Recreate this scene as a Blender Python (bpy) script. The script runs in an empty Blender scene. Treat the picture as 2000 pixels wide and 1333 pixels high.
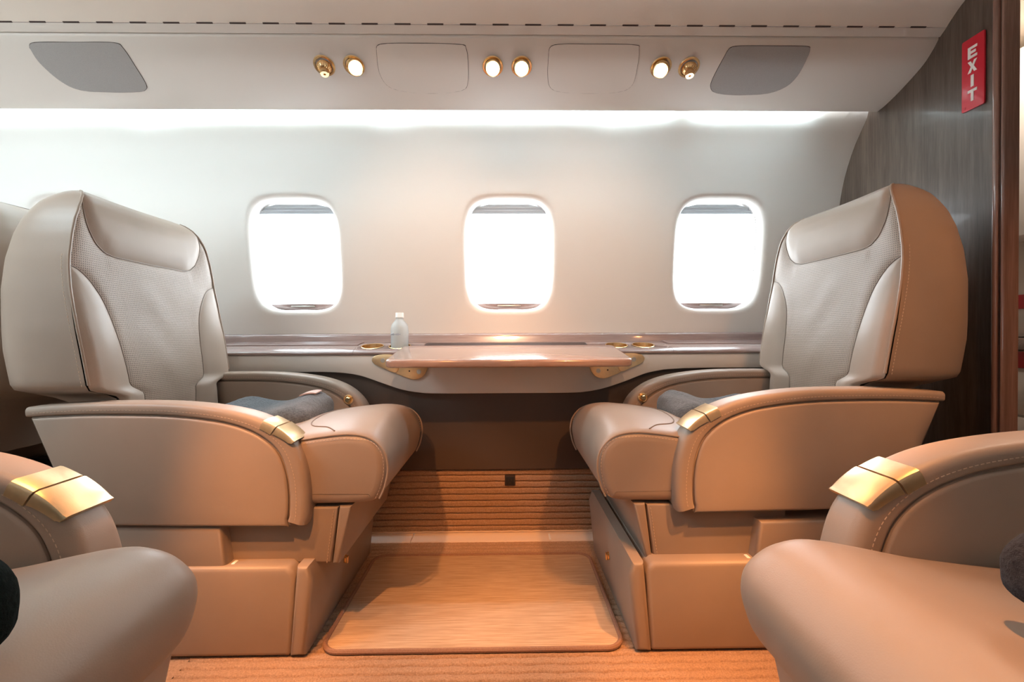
import bpy, bmesh, math, random
from mathutils import Vector, Matrix
random.seed(7)
R = math.radians
sc = bpy.context.scene
COL = sc.collection

# ------------------------------------------------------------------ camera, world, lights, exposure
H = 0.78
cam_d = bpy.data.cameras.new('camera')
cam_d.sensor_width = 36.0
cam_d.lens = 15.84
cam_d.clip_start = 0.02
cam = bpy.data.objects.new('camera', cam_d)
COL.objects.link(cam)
_m = Matrix.Rotation(R(-0.85), 4, 'Z') @ Matrix.Rotation(R(90 - 0.55), 4, 'X') @ Matrix.Rotation(R(-0.25), 4, 'Z')
cam.matrix_world = Matrix.Translation((0, 0, H)) @ _m
sc.camera = cam

sc.view_settings.view_transform = 'Standard'
sc.view_settings.look = 'None'
sc.view_settings.gamma = 1.0
sc.view_settings.use_curve_mapping = False
sc.view_settings.exposure = 0.80
sc.cycles.max_bounces = 10
sc.cycles.diffuse_bounces = 6
sc.cycles.sample_clamp_indirect = 8.0
sc.cycles.caustics_reflective = False
sc.cycles.caustics_refractive = False

world = bpy.data.worlds.new('overcast_daylight')
sc.world = world
world.use_nodes = True
bg = world.node_tree.nodes['Background']
bg.inputs[0].default_value = (0.90, 0.96, 1.0, 1)
bg.inputs[1].default_value = 6.5

WARM = (1.0, 0.40, 0.12)

def spot(name, loc, tgt, energy, angle=50, blend=0.7, color=WARM, size=0.02):
    d = bpy.data.lights.new(name, 'SPOT')
    d.energy = energy; d.color = color; d.spot_size = R(angle); d.spot_blend = blend
    d.shadow_soft_size = size
    o = bpy.data.objects.new(name, d); COL.objects.link(o)
    o.location = loc
    o.rotation_euler = (Vector(tgt) - Vector(loc)).to_track_quat('-Z', 'Y').to_euler()
    return o

# reading lamps of the camera-side overhead panel, plus spots added for the seat bases
spot('camera_side_beam', (-0.48, 0.24, 1.64), (-0.36, 1.15, 0.44), 52, 38)
spot('camera_side_beam', (-0.04, 0.24, 1.64), (-0.30, 1.84, 1.06), 42, 38, 1.0, (1.0, 0.60, 0.36))
spot('camera_side_beam', (0.06, 0.24, 1.64), (0.32, 1.84, 1.06), 36, 38, 1.0, (1.0, 0.60, 0.36))
spot('camera_side_beam', (0.50, 0.24, 1.64), (0.28, 1.18, 0.46), 40, 40)
spot('camera_side_beam', (-0.80, 0.45, 1.74), (-0.60, 1.05, 0.0), 72, 22, 1.0)  # added narrow spot, warms the left seat base directly
spot('camera_side_beam', (0.75, 0.45, 1.74), (0.46, 1.05, 0.0), 100, 23, 1.0)  # the same added spot for the right seat base
spot('camera_side_beam', (1.10, 0.24, 1.64), (1.12, 1.14, 0.85), 16, 50, 1.0)
spot('camera_side_beam', (0.25, 0.30, 1.64), (0.33, 0.49, 0.50), 44, 34, 1.0)
# aisle downlights in the ceiling
for x, e in ((-0.75, 26), (0.80, 30)):
    spot('aisle_downlight_beam', (x, 0.88, 1.84), (x, 0.92, 0.0), e, 38, 0.7, WARM, 0.03)
spot('aisle_downlight_beam', (0.03, 0.80, 1.84), (0.02, 1.08, 0.0), 52, 26, 1.0, WARM, 0.025)
spot('aisle_downlight_beam', (0.00, 0.86, 1.84), (0.01, 1.58, 0.72), 24, 40, 0.8, WARM, 0.025)
# unseen cool area light, added to brighten the side of the left seat
_d = bpy.data.lights.new('aft_fill_light', 'AREA'); _d.shape = 'RECTANGLE'; _d.size = 0.8; _d.size_y = 0.12; _d.energy = 11; _d.color = (0.72, 0.91, 1.0)
_o = bpy.data.objects.new('aft_fill_light', _d); COL.objects.link(_o); _o.location = (-1.75, 0.62, 1.81)
# unseen area light added to brighten the galley beyond the wood bulkhead
_d = bpy.data.lights.new('entry_fill_light', 'AREA'); _d.size = 0.3; _d.energy = 4; _d.color = (1.0, 0.80, 0.62)
_o = bpy.data.objects.new('entry_fill_light', _d); COL.objects.link(_o); _o.location = (1.85, 1.50, 1.92)
# the cabin goes on to the left, with its own daylight
def portal(loc, rot, sx, sy):
    d = bpy.data.lights.new('window_portal', 'AREA'); d.shape = 'RECTANGLE'; d.size = sx; d.size_y = sy
    d.cycles.is_portal = True
    o = bpy.data.objects.new('window_portal', d); COL.objects.link(o)
    o.location = loc; o.rotation_euler = rot

# ------------------------------------------------------------------ materials
def new_mat(name):
    m = bpy.data.materials.new(name); m.use_nodes = True
    nt = m.node_tree
    return m, nt, nt.nodes['Principled BSDF']

def ramp(nt, fac, stops):
    n = nt.nodes.new('ShaderNodeValToRGB')
    el = n.color_ramp.elements
    while len(el) < len(stops): el.new(0.5)
    for e, (p, c) in zip(el, stops):
        e.position = p; e.color = (*c, 1)
    nt.links.new(fac, n.inputs[0])
    return n.outputs[0]

def coords(nt, kind='Object', scale=(1, 1, 1)):
    tc = nt.nodes.new('ShaderNodeTexCoord'); mp = nt.nodes.new('ShaderNodeMapping')
    mp.inputs['Scale'].default_value = scale
    nt.links.new(tc.outputs[kind], mp.inputs[0])
    return mp.outputs[0]

def noise(nt, vec, scale, detail=4, rough=0.5, dist=0.0):
    n = nt.nodes.new('ShaderNodeTexNoise')
    n.inputs['Scale'].default_value = scale; n.inputs['Detail'].default_value = detail
    n.inputs['Roughness'].default_value = rough; n.inputs['Distortion'].default_value = dist
    nt.links.new(vec, n.inputs['Vector'])
    return n.outputs['Fac']

def bump(nt, b, h, strength, dist=0.001):
    n = nt.nodes.new('ShaderNodeBump')
    n.inputs['Strength'].default_value = strength; n.inputs['Distance'].default_value = dist
    nt.links.new(h, n.inputs['Height']); nt.links.new(n.outputs[0], b.inputs['Normal'])

def math_n(nt, op, a, b=None):
    n = nt.nodes.new('ShaderNodeMath'); n.operation = op
    for i, v in enumerate((a, b)):
        if v is None: continue
        if isinstance(v, (int, float)): n.inputs[i].default_value = v
        else: nt.links.new(v, n.inputs[i])
    return n.outputs[0]

def simple(name, col, rough=0.5, metal=0.0, coat=0.0, nscale=0, nbump=0.0, var=0.0, spec=0.5):
    m, nt, b = new_mat(name)
    b.inputs['Roughness'].default_value = rough
    b.inputs['Metallic'].default_value = metal
    b.inputs['Coat Weight'].default_value = coat
    b.inputs['Coat Roughness'].default_value = 0.08
    b.inputs['Specular IOR Level'].default_value = spec
    v = coords(nt)
    f = noise(nt, v, nscale or 8, 3)
    lo = tuple(c * (1 - var) for c in col); hi = tuple(min(1, c * (1 + var)) for c in col)
    nt.links.new(ramp(nt, f, ((0.3, lo), (0.7, hi))), b.inputs['Base Color'])
    if nbump: bump(nt, b, f, nbump)
    return m

def leather(name, col, perforated=False):
    m, nt, b = new_mat(name)
    b.inputs['Roughness'].default_value = 0.43
    b.inputs['Specular IOR Level'].default_value = 0.42
    v = coords(nt)
    f = noise(nt, v, 6, 4)
    base = ramp(nt, f, ((0.3, tuple(c * 0.95 for c in col)), (0.7, tuple(c * 1.05 for c in col))))
    vo = nt.nodes.new('ShaderNodeTexVoronoi'); vo.inputs['Scale'].default_value = 520
    nt.links.new(v, vo.inputs['Vector'])
    grain = vo.outputs['Distance']
    if perforated:
        tc = nt.nodes.new('ShaderNodeTexCoord'); sp = nt.nodes.new('ShaderNodeSeparateXYZ')
        nt.links.new(tc.outputs['UV'], sp.inputs[0])
        k = 2 * math.pi / 0.0056
        a = math_n(nt, 'COSINE', math_n(nt, 'MULTIPLY', sp.outputs[0], k))
        c = math_n(nt, 'COSINE', math_n(nt, 'MULTIPLY', sp.outputs[1], k))
        s = math_n(nt, 'ADD', a, c)
        hole = nt.nodes.new('ShaderNodeMapRange')
        hole.inputs['From Min'].default_value = 0.55; hole.inputs['From Max'].default_value = 1.25
        nt.links.new(s, hole.inputs['Value'])
        mx = nt.nodes.new('ShaderNodeMixRGB'); mx.inputs[2].default_value = (*(c_ * 0.42 for c_ in col), 1)
        nt.links.new(hole.outputs[0], mx.inputs[0]); nt.links.new(base, mx.inputs[1])
        base = mx.outputs[0]
        h = math_n(nt, 'SUBTRACT', grain, hole.outputs[0])
        bump(nt, b, h, 0.35, 0.0012)
    else:
        bump(nt, b, grain, 0.10, 0.0006)
    nt.links.new(base, b.inputs['Base Color'])
    return m

TAN = (0.35, 0.27, 0.215)
M = {}
M['leather'] = leather('tan_leather', TAN)
M['leather_perf'] = leather('perforated_tan_leather', tuple(c * 1.05 for c in TAN), True)
M['leather_dark'] = leather('dark_seam_leather', tuple(c * 0.68 for c in TAN))  # same leather in a darker tone, for seams and welt
M['leather_base'] = leather('tan_base_leather', tuple(c * 0.92 for c in TAN))
M['thread'] = simple('pale_thread', (0.62, 0.47, 0.36), 0.7)
M['cream'] = simple('cream_wall_cover', (0.76, 0.73, 0.69), 0.55, nscale=300, nbump=0.06)
M['panel'] = simple('cream_overhead_panel', (0.70, 0.65, 0.60), 0.5, nscale=300, nbump=0.05)
M['ceiling'] = simple('beige_ceiling', (0.78, 0.70, 0.62), 0.55, nscale=300, nbump=0.05)
M['grille'] = simple('grey_speaker_cloth', (0.36, 0.345, 0.335), 0.8, nscale=900, nbump=0.3, var=0.12)
M['dado'] = simple('taupe_lower_wall', (0.082, 0.058, 0.046), 0.6, nscale=200, nbump=0.05)
M['white'] = simple('white_plastic', (0.85, 0.85, 0.84), 0.4)
def translucent(name, col):
    m = bpy.data.materials.new(name); m.use_nodes = True
    nt = m.node_tree; nt.nodes.clear()
    d = nt.nodes.new('ShaderNodeBsdfDiffuse'); t = nt.nodes.new('ShaderNodeBsdfTranslucent')
    x = nt.nodes.new('ShaderNodeMixShader'); o = nt.nodes.new('ShaderNodeOutputMaterial')
    d.inputs[0].default_value = (*col, 1); t.inputs[0].default_value = (*col, 1); x.inputs[0].default_value = 0.35
    nt.links.new(d.outputs[0], x.inputs[1]); nt.links.new(t.outputs[0], x.inputs[2]); nt.links.new(x.outputs[0], o.inputs[0])
    return m
M['shade'] = translucent('white_pleated_shade', (0.55, 0.56, 0.57))
M['black'] = simple('black_plastic', (0.012, 0.012, 0.014), 0.45)
M['gap'] = simple('dark_joint', (0.05, 0.03, 0.025), 0.8)
M['steel'] = simple('steel_screw', (0.62, 0.60, 0.56), 0.35, 1.0)
M['sill'] = simple('pale_floor_sill', (0.80, 0.66, 0.55), 0.5)
M['red'] = simple('red_sign_plastic', (0.55, 0.012, 0.03), 0.35, coat=0.3)
M['sign_white'] = simple('white_letter', (0.80, 0.76, 0.72), 0.5)
M['tag'] = simple('pink_leather_tag', (0.66, 0.44, 0.38), 0.6, nscale=80, nbump=0.1)

def gold(name, col, rough):
    m, nt, b = new_mat(name)
    b.inputs['Metallic'].default_value = 1.0
    b.inputs['Roughness'].default_value = rough
    v = coords(nt, scale=(40, 400, 40))
    f = noise(nt, v, 3, 3)
    nt.links.new(ramp(nt, f, ((0.3, tuple(c * 0.92 for c in col)), (0.7, col))), b.inputs['Base Color'])
    bump(nt, b, f, 0.05, 0.0004)
    return m
M['gold'] = gold('brushed_gold', (0.88, 0.65, 0.38), 0.34)
M['gold_polish'] = gold('polished_gold', (0.90, 0.62, 0.32), 0.24)

def wood(name, dark, light, rough, coat, axis_scale, grain=1.0):
    m, nt, b = new_mat(name)
    b.inputs['Roughness'].default_value = rough
    b.inputs['Coat Weight'].default_value = coat
    b.inputs['Coat Roughness'].default_value = 0.06
    v = coords(nt, scale=axis_scale)
    f1 = noise(nt, v, 4 * grain, 6, 0.6, 0.6)
    f2 = noise(nt, v, 34 * grain, 3, 0.6)
    mix = math_n(nt, 'ADD', math_n(nt, 'MULTIPLY', f1, 0.65), math_n(nt, 'MULTIPLY', f2, 0.35))
    mid = tuple((a + c) / 2 for a, c in zip(dark, light))
    nt.links.new(ramp(nt, mix, ((0.34, dark), (0.5, mid), (0.64, light))), b.inputs['Base Color'])
    return m
M['wood_wall'] = wood('grey_brown_wood', (0.050, 0.033, 0.0245), (0.132, 0.095, 0.073), 0.38, 0.15, (6, 6, 0.35))
M['wood_post'] = wood('glossy_red_brown_wood', (0.16, 0.085, 0.065), (0.30, 0.17, 0.13), 0.25, 0.9, (8, 8, 0.3))
M['wood_ledge'] = wood('glossy_rose_wood', (0.24, 0.165, 0.15), (0.36, 0.27, 0.25), 0.22, 0.9, (0.35, 6, 6))
M['wood_table'] = wood('glossy_table_wood', (0.30, 0.185, 0.14), (0.47, 0.32, 0.26), 0.20, 0.8, (0.4, 5, 5))

def emit(name, col, strength):
    m = bpy.data.materials.new(name); m.use_nodes = True
    nt = m.node_tree; nt.nodes.clear()
    e = nt.nodes.new('ShaderNodeEmission'); o = nt.nodes.new('ShaderNodeOutputMaterial')
    e.inputs[0].default_value = (*col, 1); e.inputs[1].default_value = strength
    nt.links.new(e.outputs[0], o.inputs[0])
    return m
M['led'] = emit('cool_led', (0.72, 0.91, 1.0), 42.0)
M['led_dim'] = emit('cool_led_dim', (0.72, 0.91, 1.0), 0.6)
M['led_bright'] = emit('cool_led_bright', (0.70, 0.91, 1.0), 38.0)
M['lens'] = emit('warm_lamp_lens', (1.0, 0.70, 0.36), 14.0)

def glass(name, tint, gloss):
    m = bpy.data.materials.new(name); m.use_nodes = True
    nt = m.node_tree; nt.nodes.clear()
    t = nt.nodes.new('ShaderNodeBsdfTransparent'); g = nt.nodes.new('ShaderNodeBsdfGlossy')
    x = nt.nodes.new('ShaderNodeMixShader'); o = nt.nodes.new('ShaderNodeOutputMaterial')
    t.inputs[0].default_value = (*tint, 1); g.inputs['Roughness'].default_value = 0.03
    x.inputs[0].default_value = gloss
    nt.links.new(t.outputs[0], x.inputs[1]); nt.links.new(g.outputs[0], x.inputs[2]); nt.links.new(x.outputs[0], o.inputs[0])
    return m
M['pane'] = glass('window_pane', (0.97, 0.99, 1.0), 0.05)

def frosted():
    m, nt, b = new_mat('frosted_bottle')
    b.inputs['Base Color'].default_value = (0.66, 0.75, 0.78, 1)
    b.inputs['Roughness'].default_value = 0.22
    b.inputs['Alpha'].default_value = 0.52
    return m
M['bottle'] = frosted()
M['print'] = simple('blue_grey_print', (0.16, 0.20, 0.26), 0.6)

def wool(name, lo, hi, sheen=0.35):
    m, nt, b = new_mat(name)
    b.inputs['Roughness'].default_value = 0.95
    b.inputs['Specular IOR Level'].default_value = 0.1
    b.inputs['Sheen Weight'].default_value = sheen
    b.inputs['Sheen Roughness'].default_value = 0.5
    v = coords(nt, scale=(1, 1, 1.4))
    f = noise(nt, v, 160, 5, 0.7)
    nt.links.new(ramp(nt, f, ((0.3, lo), (0.7, hi))), b.inputs['Base Color'])
    bump(nt, b, f, 0.9, 0.004)
    return m
M['wool'] = wool('grey_wool', (0.05, 0.06, 0.072), (0.15, 0.17, 0.19))
M['wool_dark'] = wool('charcoal_wool', (0.012, 0.012, 0.016), (0.050, 0.050, 0.058), 0.06)
M['wool_green'] = wool('dark_green_wool', (0.002, 0.006, 0.006), (0.006, 0.013, 0.012), 0.0)

def carpet(name, lo, hi, scale):
    m, nt, b = new_mat(name)
    b.inputs['Roughness'].default_value = 0.95
    b.inputs['Specular IOR Level'].default_value = 0.08
    v = coords(nt)
    f = noise(nt, v, scale, 5, 0.7)
    nt.links.new(ramp(nt, f, ((0.32, lo), (0.68, hi))), b.inputs['Base Color'])
    bump(nt, b, f, 0.8, 0.004)
    return m
M['carpet'] = carpet('looped_carpet', (0.33, 0.20, 0.125), (0.56, 0.37, 0.25), 260)

def mat_weave():
    m, nt, b = new_mat('woven_mat')
    b.inputs['Roughness'].default_value = 0.85
    b.inputs['Specular IOR Level'].default_value = 0.15
    v = coords(nt, scale=(1.2, 30, 1))
    streak = noise(nt, v, 7, 5, 0.65)
    tc = nt.nodes.new('ShaderNodeTexCoord'); sp = nt.nodes.new('ShaderNodeSeparateXYZ')
    nt.links.new(tc.outputs['Object'], sp.inputs[0])
    k = 2 * math.pi / 0.0045
    d1 = math_n(nt, 'SINE', math_n(nt, 'MULTIPLY', math_n(nt, 'ADD', sp.outputs[0], sp.outputs[1]), k))
    d2 = math_n(nt, 'SINE', math_n(nt, 'MULTIPLY', sp.outputs[1], k * 1.3))
    w = math_n(nt, 'ADD', math_n(nt, 'MULTIPLY', d1, 0.06), math_n(nt, 'MULTIPLY', d2, 0.05))
    f = math_n(nt, 'ADD', streak, w)
    nt.links.new(ramp(nt, f, ((0.3, (0.36, 0.25, 0.165)), (0.52, (0.50, 0.36, 0.25)), (0.7, (0.60, 0.45, 0.32)))), b.inputs['Base Color'])
    bump(nt, b, f, 0.5, 0.002)
    return m
M['mat'] = mat_weave()
M['binding'] = simple('brown_mat_binding', (0.27, 0.15, 0.10), 0.8, nscale=300, nbump=0.3, var=0.15)

# ------------------------------------------------------------------ mesh helpers
def crom(pts, n):
    """n+1 samples of a Catmull-Rom curve through pts (any dimension), even in index."""
    out = []
    L = len(pts) - 1
    for i in range(n + 1):
        t = i / n * L
        k = min(int(t), L - 1); u = t - k
        p0 = pts[max(k - 1, 0)]; p1 = pts[k]; p2 = pts[k + 1]; p3 = pts[min(k + 2, L)]
        out.append(tuple(0.5 * ((2 * b) + (-a + c) * u + (2 * a - 5 * b + 4 * c - d) * u * u + (-a + 3 * b - 3 * c + d) * u ** 3)
                         for a, b, c, d in zip(p0, p1, p2, p3)))
    return out

def interp(tab, x):
    if x <= tab[0][0]: return tab[0][1]
    for (a, fa), (b, fb) in zip(tab, tab[1:]):
        if x <= b:
            u = (x - a) / (b - a); return fa + (fb - fa) * u
    return tab[-1][1]

def sm(a, b, x):
    u = max(0, min(1, (x - a) / (b - a))); return u * u * (3 - 2 * u)

class MB:
    def __init__(s): s.v = []; s.f = []; s.uv = None
    def add(s, vs, fs):
        o = len(s.v); s.v += [tuple(p) for p in vs]; s.f += [tuple(i + o for i in f) for f in fs]
    def grid(s, rows, wrap=False):
        nr = len(rows); nc = len(rows[0]); fs = []
        for i in range(nr - 1):
            for j in range(nc if wrap else nc - 1):
                k = (j + 1) % nc
                fs.append((i * nc + j, i * nc + k, (i + 1) * nc + k, (i + 1) * nc + j))
        s.add([p for r in rows for p in r], fs)
    def loft(s, rings, caps=True):
        o = len(s.v); n = len(rings[0])
        s.grid(rings, True)
        if caps:
            s.f.append(tuple(o + i for i in range(n)))
            b = o + (len(rings) - 1) * n
            s.f.append(tuple(b + i for i in range(n)))
    def tube(s, path, r, n=8, closed=False):
        P = [Vector(p) for p in path]; m = len(P); rings = []
        up = None
        for i, p in enumerate(P):
            a = P[(i - 1) % m] if (closed or i > 0) else p
            b = P[(i + 1) % m] if (closed or i < m - 1) else p
            t = (b - a).normalized()
            if up is None:
                up = t.orthogonal().normalized()
            up = (up - t * up.dot(t)).normalized()
            w = t.cross(up)
            rings.append([p + (up * math.cos(q) + w * math.sin(q)) * r for q in (2 * math.pi * k / n for k in range(n))])
        if closed:
            rings.append(rings[0]); s.loft(rings, False)
        else: s.loft(rings)
    def box(s, lo, hi, r=0.004, seg=2):
        bm = bmesh.new()
        bmesh.ops.create_cube(bm, size=1)
        for v in bm.verts:
            v.co = Vector([lo[k] + (v.co[k] + 0.5) * (hi[k] - lo[k]) for k in range(3)])
        if r > 0:
            bmesh.ops.bevel(bm, geom=bm.edges[:], offset=r, segments=seg, profile=0.5, affect='EDGES')
        bm.verts.index_update()
        s.add([v.co[:] for v in bm.verts], [[v.index for v in f.verts] for f in bm.faces])
        bm.free()
    def prism(s, poly, fn, w0, w1, r=0.003, seg=2):
        """poly: 2D outline; fn(u, v, w) -> 3D; rounded edges of radius r at both ends."""
        def inset(d):
            n = len(poly); out = []
            area = sum(poly[i][0] * poly[(i + 1) % n][1] - poly[(i + 1) % n][0] * poly[i][1] for i in range(n))
            sg = 1 if area > 0 else -1
            for i in range(n):
                a, b, c = Vector(poly[i - 1]), Vector(poly[i]), Vector(poly[(i + 1) % n])
                e1 = (b - a); e2 = (c - b)
                if e1.length < 1e-9 or e2.length < 1e-9:
                    out.append(tuple(b)); continue
                n1 = Vector((-e1.y, e1.x)).normalized() * sg; n2 = Vector((-e2.y, e2.x)).normalized() * sg
                m = (n1 + n2)
                if m.length < 1e-6: m = n1
                m.normalize()
                k = max(0.5, m.dot(n1))
                out.append(tuple(b + m * (d / k)))
            return out
        rings = []
        sg = 1 if w1 > w0 else -1
        if r > 0:
            for i in range(seg + 1):
                q = math.pi / 2 * i / seg
                rings.append([fn(u, v, w0 + sg * r * (1 - math.sin(q))) for u, v in inset(r * (1 - math.sin(math.pi / 2 - (math.pi / 2 - q))) if False else r * (1 - math.sin(q)) * 0 + r * (1 - math.cos(math.pi / 2 - q)))])
            for i in range(seg + 1):
                q = math.pi / 2 * i / seg
                rings.append([fn(u, v, w1 - sg * r * (1 - math.sin(q))) for u, v in inset(r * (1 - math.cos(q)))])
            # rings above: first the w0 cap rising outwards, then the w1 cap closing inwards
            k = seg + 1
            first = []
            for i in range(k):
                q = math.pi / 2 * i / seg
                first.append([fn(u, v, w0 + sg * r * (1 - math.cos(q))) for u, v in inset(r * (1 - math.sin(q)))])
            last = []
            for i in range(k):
                q = math.pi / 2 * i / seg
                last.append([fn(u, v, w1 - sg * r * (1 - math.sin(q))) for u, v in inset(r * (1 - math.cos(q)))])
            rings = first + last
        else:
            rings = [[fn(u, v, w0) for u, v in poly], [fn(u, v, w1) for u, v in poly]]
        s.loft(rings)
    def lathe(s, prof, n=24, loc=(0, 0, 0), mat=None):
        rings = []
        for r, z in prof:
            ring = [Vector((max(r, 1e-5) * math.cos(2 * math.pi * k / n), max(r, 1e-5) * math.sin(2 * math.pi * k / n), z)) for k in range(n)]
            if mat is not None: ring = [mat @ p for p in ring]
            rings.append([p + Vector(loc) for p in ring])
        s.loft(rings)
    def mapped(s, fn):
        s.v = [tuple(fn(*p)) for p in s.v]; return s
    def build(s, name, mat, parent=None, flat=False, angle=38, off=None, subsurf=0):
        me = bpy.data.meshes.new(name)
        vs = s.v
        if off is not None: vs = [(p[0] - off[0], p[1] - off[1], p[2] - off[2]) for p in vs]
        me.from_pydata(vs, [], s.f)
        bm = bmesh.new(); bm.from_mesh(me)
        bmesh.ops.remove_doubles(bm, verts=bm.verts, dist=1e-6)
        bmesh.ops.recalc_face_normals(bm, faces=bm.faces[:])
        for f in bm.faces: f.smooth = not flat
        for e in bm.edges:
            if len(e.link_faces) == 2 and e.calc_face_angle(0) > R(angle): e.smooth = False
        if s.uv:
            ul = bm.loops.layers.uv.new('UVMap')
            for f in bm.faces:
                for l in f.loops: l[ul].uv = s.uv(l.vert.co)
        bm.to_mesh(me); bm.free()
        me.materials.append(mat)
        o = bpy.data.objects.new(name, me); COL.objects.link(o)
        if parent is not None: o.parent = parent
        if subsurf:
            md = o.modifiers.new('smooth', 'SUBSURF'); md.levels = subsurf; md.render_levels = subsurf
        return o

def tag(o, label=None, cat=None, group=None, kind=None):
    if label: o['label'] = label
    if cat: o['category'] = cat
    if group: o['group'] = group
    if kind: o['kind'] = kind
    return o

def thing(name, loc, label, cat, group=None, rz=0.0):
    o = bpy.data.objects.new(name, None); COL.objects.link(o)
    o.empty_display_size = 0.05
    o.location = loc; o.rotation_euler = (0, 0, rz)
    return tag(o, label, cat, group)

def struct(o): o['kind'] = 'structure'; return o

def rrect(u0, u1, v0, v1, r, n=6):
    out = []
    for cx, cy, a0 in ((u1 - r, v1 - r, 0), (u0 + r, v1 - r, 90), (u0 + r, v0 + r, 180), (u1 - r, v0 + r, 270)):
        for k in range(n + 1):
            a = R(a0 + 90 * k / n)
            out.append((cx + r * math.cos(a), cy + r * math.sin(a)))
    return out

# ------------------------------------------------------------------ cabin cross section (Y, Z)
XL, XR = -3.0, 1.365           # cabin ends: aft wall and wood bulkhead
YC = 0.86                      # centre line of the cabin
WALL = [(0.70, 1.910), (0.80, 1.900), (0.90, 1.885), (1.05, 1.862), (1.22, 1.838), (1.345, 1.815), (1.43, 1.788), (1.52, 1.742), (1.607, 1.677), (1.65, 1.672), (1.70, 1.668)]
_wz = [z for z, y in WALL]
_wc = crom([(z, y) for z, y in WALL], 200)
def wall_y(z): return interp(_wc, z)
PSU = [(1.636, 1.598), (1.600, 1.604), (1.537, 1.624), (1.461, 1.657), (1.425, 1.685), (1.405, 1.708)]
CEIL = [(1.379, 1.729), (1.360, 1.745), (1.323, 1.770), (1.24, 1.805), (1.10, 1.842), (0.95, 1.856), (0.86, 1.858)]
def mir(y): return 2 * YC - y

# ---- window side wall with openings
WIN_X = [-2.59, -1.725, -0.856, 0.017, 0.883]
WZ, WH, WW = 1.115, 0.2205, 0.176
def superell(a, w, h, n=4.2):
    c, s_ = math.cos(a), math.sin(a)
    return (math.copysign(abs(c) ** (2 / n), c) * w, math.copysign(abs(s_) ** (2 / n), s_) * h)
NA = 72
def rect_pt(a, x0, x1, z0, z1, cx, cz):
    dx, dz = superell(a, 1, 1, 4.2)
    t = 1e9
    if dx > 1e-9: t = min(t, (x1 - cx) / dx)
    if dx < -1e-9: t = min(t, (x0 - cx) / dx)
    if dz > 1e-9: t = min(t, (z1 - cz) / dz)
    if dz < -1e-9: t = min(t, (z0 - cz) / dz)
    return cx + dx * t, cz + dz * t
def wall_with_windows(side, wins):
    f = (lambda y: y) if side > 0 else mir
    mb = MB()
    edges = [XL] + [(a + b) / 2 for a, b in zip(wins, wins[1:])] + [XR]
    z0, z1 = 0.70, 1.70
    for cx, x0, x1 in zip(wins, edges, edges[1:]):
        # corner angles join the list so that the cell fills its rectangle exactly
        angs = [2 * math.pi * k / NA for k in range(NA)]
        for qx in (x0, x1):
            for qz in (z0, z1):
                best = min(range(2000), key=lambda k: abs(math.atan2(superell(2 * math.pi * k / 2000, 1, 1)[1], superell(2 * math.pi * k / 2000, 1, 1)[0]) - math.atan2(qz - WZ, qx - cx)))
                angs.append(2 * math.pi * best / 2000)
        angs.sort()
        rings = []
        lip = 0.022
        for k in range(5):            # rounded lip that turns into the reveal
            q = math.pi / 2 * (1 - k / 4)
            ins = lip * (1 - math.cos(q)); dep = lip * (1 - math.cos(math.pi / 2 - q)) if False else lip * (1 - math.sin(math.pi / 2 - q))
            ring = []
            for a in angs:
                dx, dz = superell(a, WW + lip * (1 - math.sin(q)), WH + lip * (1 - math.sin(q)))
                z = WZ + dz
                ring.append((cx + dx, f(wall_y(z) + lip * (1 - math.cos(q))), z))
            rings.append(ring)
        inner = rings[-1]
        K = 16
        for k in range(1, K + 1):
            t = (k / K) ** 1.3
            ring = []
            for i, a in enumerate(angs):
                ox, oz = rect_pt(a, x0, x1, z0, z1, cx, WZ)
                x = inner[i][0] + (ox - inner[i][0]) * t
                z = inner[i][2] + (oz - inner[i][2]) * t
                ring.append((x, f(wall_y(z)), z))
            rings.append(ring)
        mb.loft(rings, False)
    return mb
struct(wall_with_windows(1, WIN_X).build('wall_window_side', M['cream'], angle=60))
NEAR_X = WIN_X[:2]
struct(wall_with_windows(-1, NEAR_X).build('wall_camera_side', M['cream'], angle=60))

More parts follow.
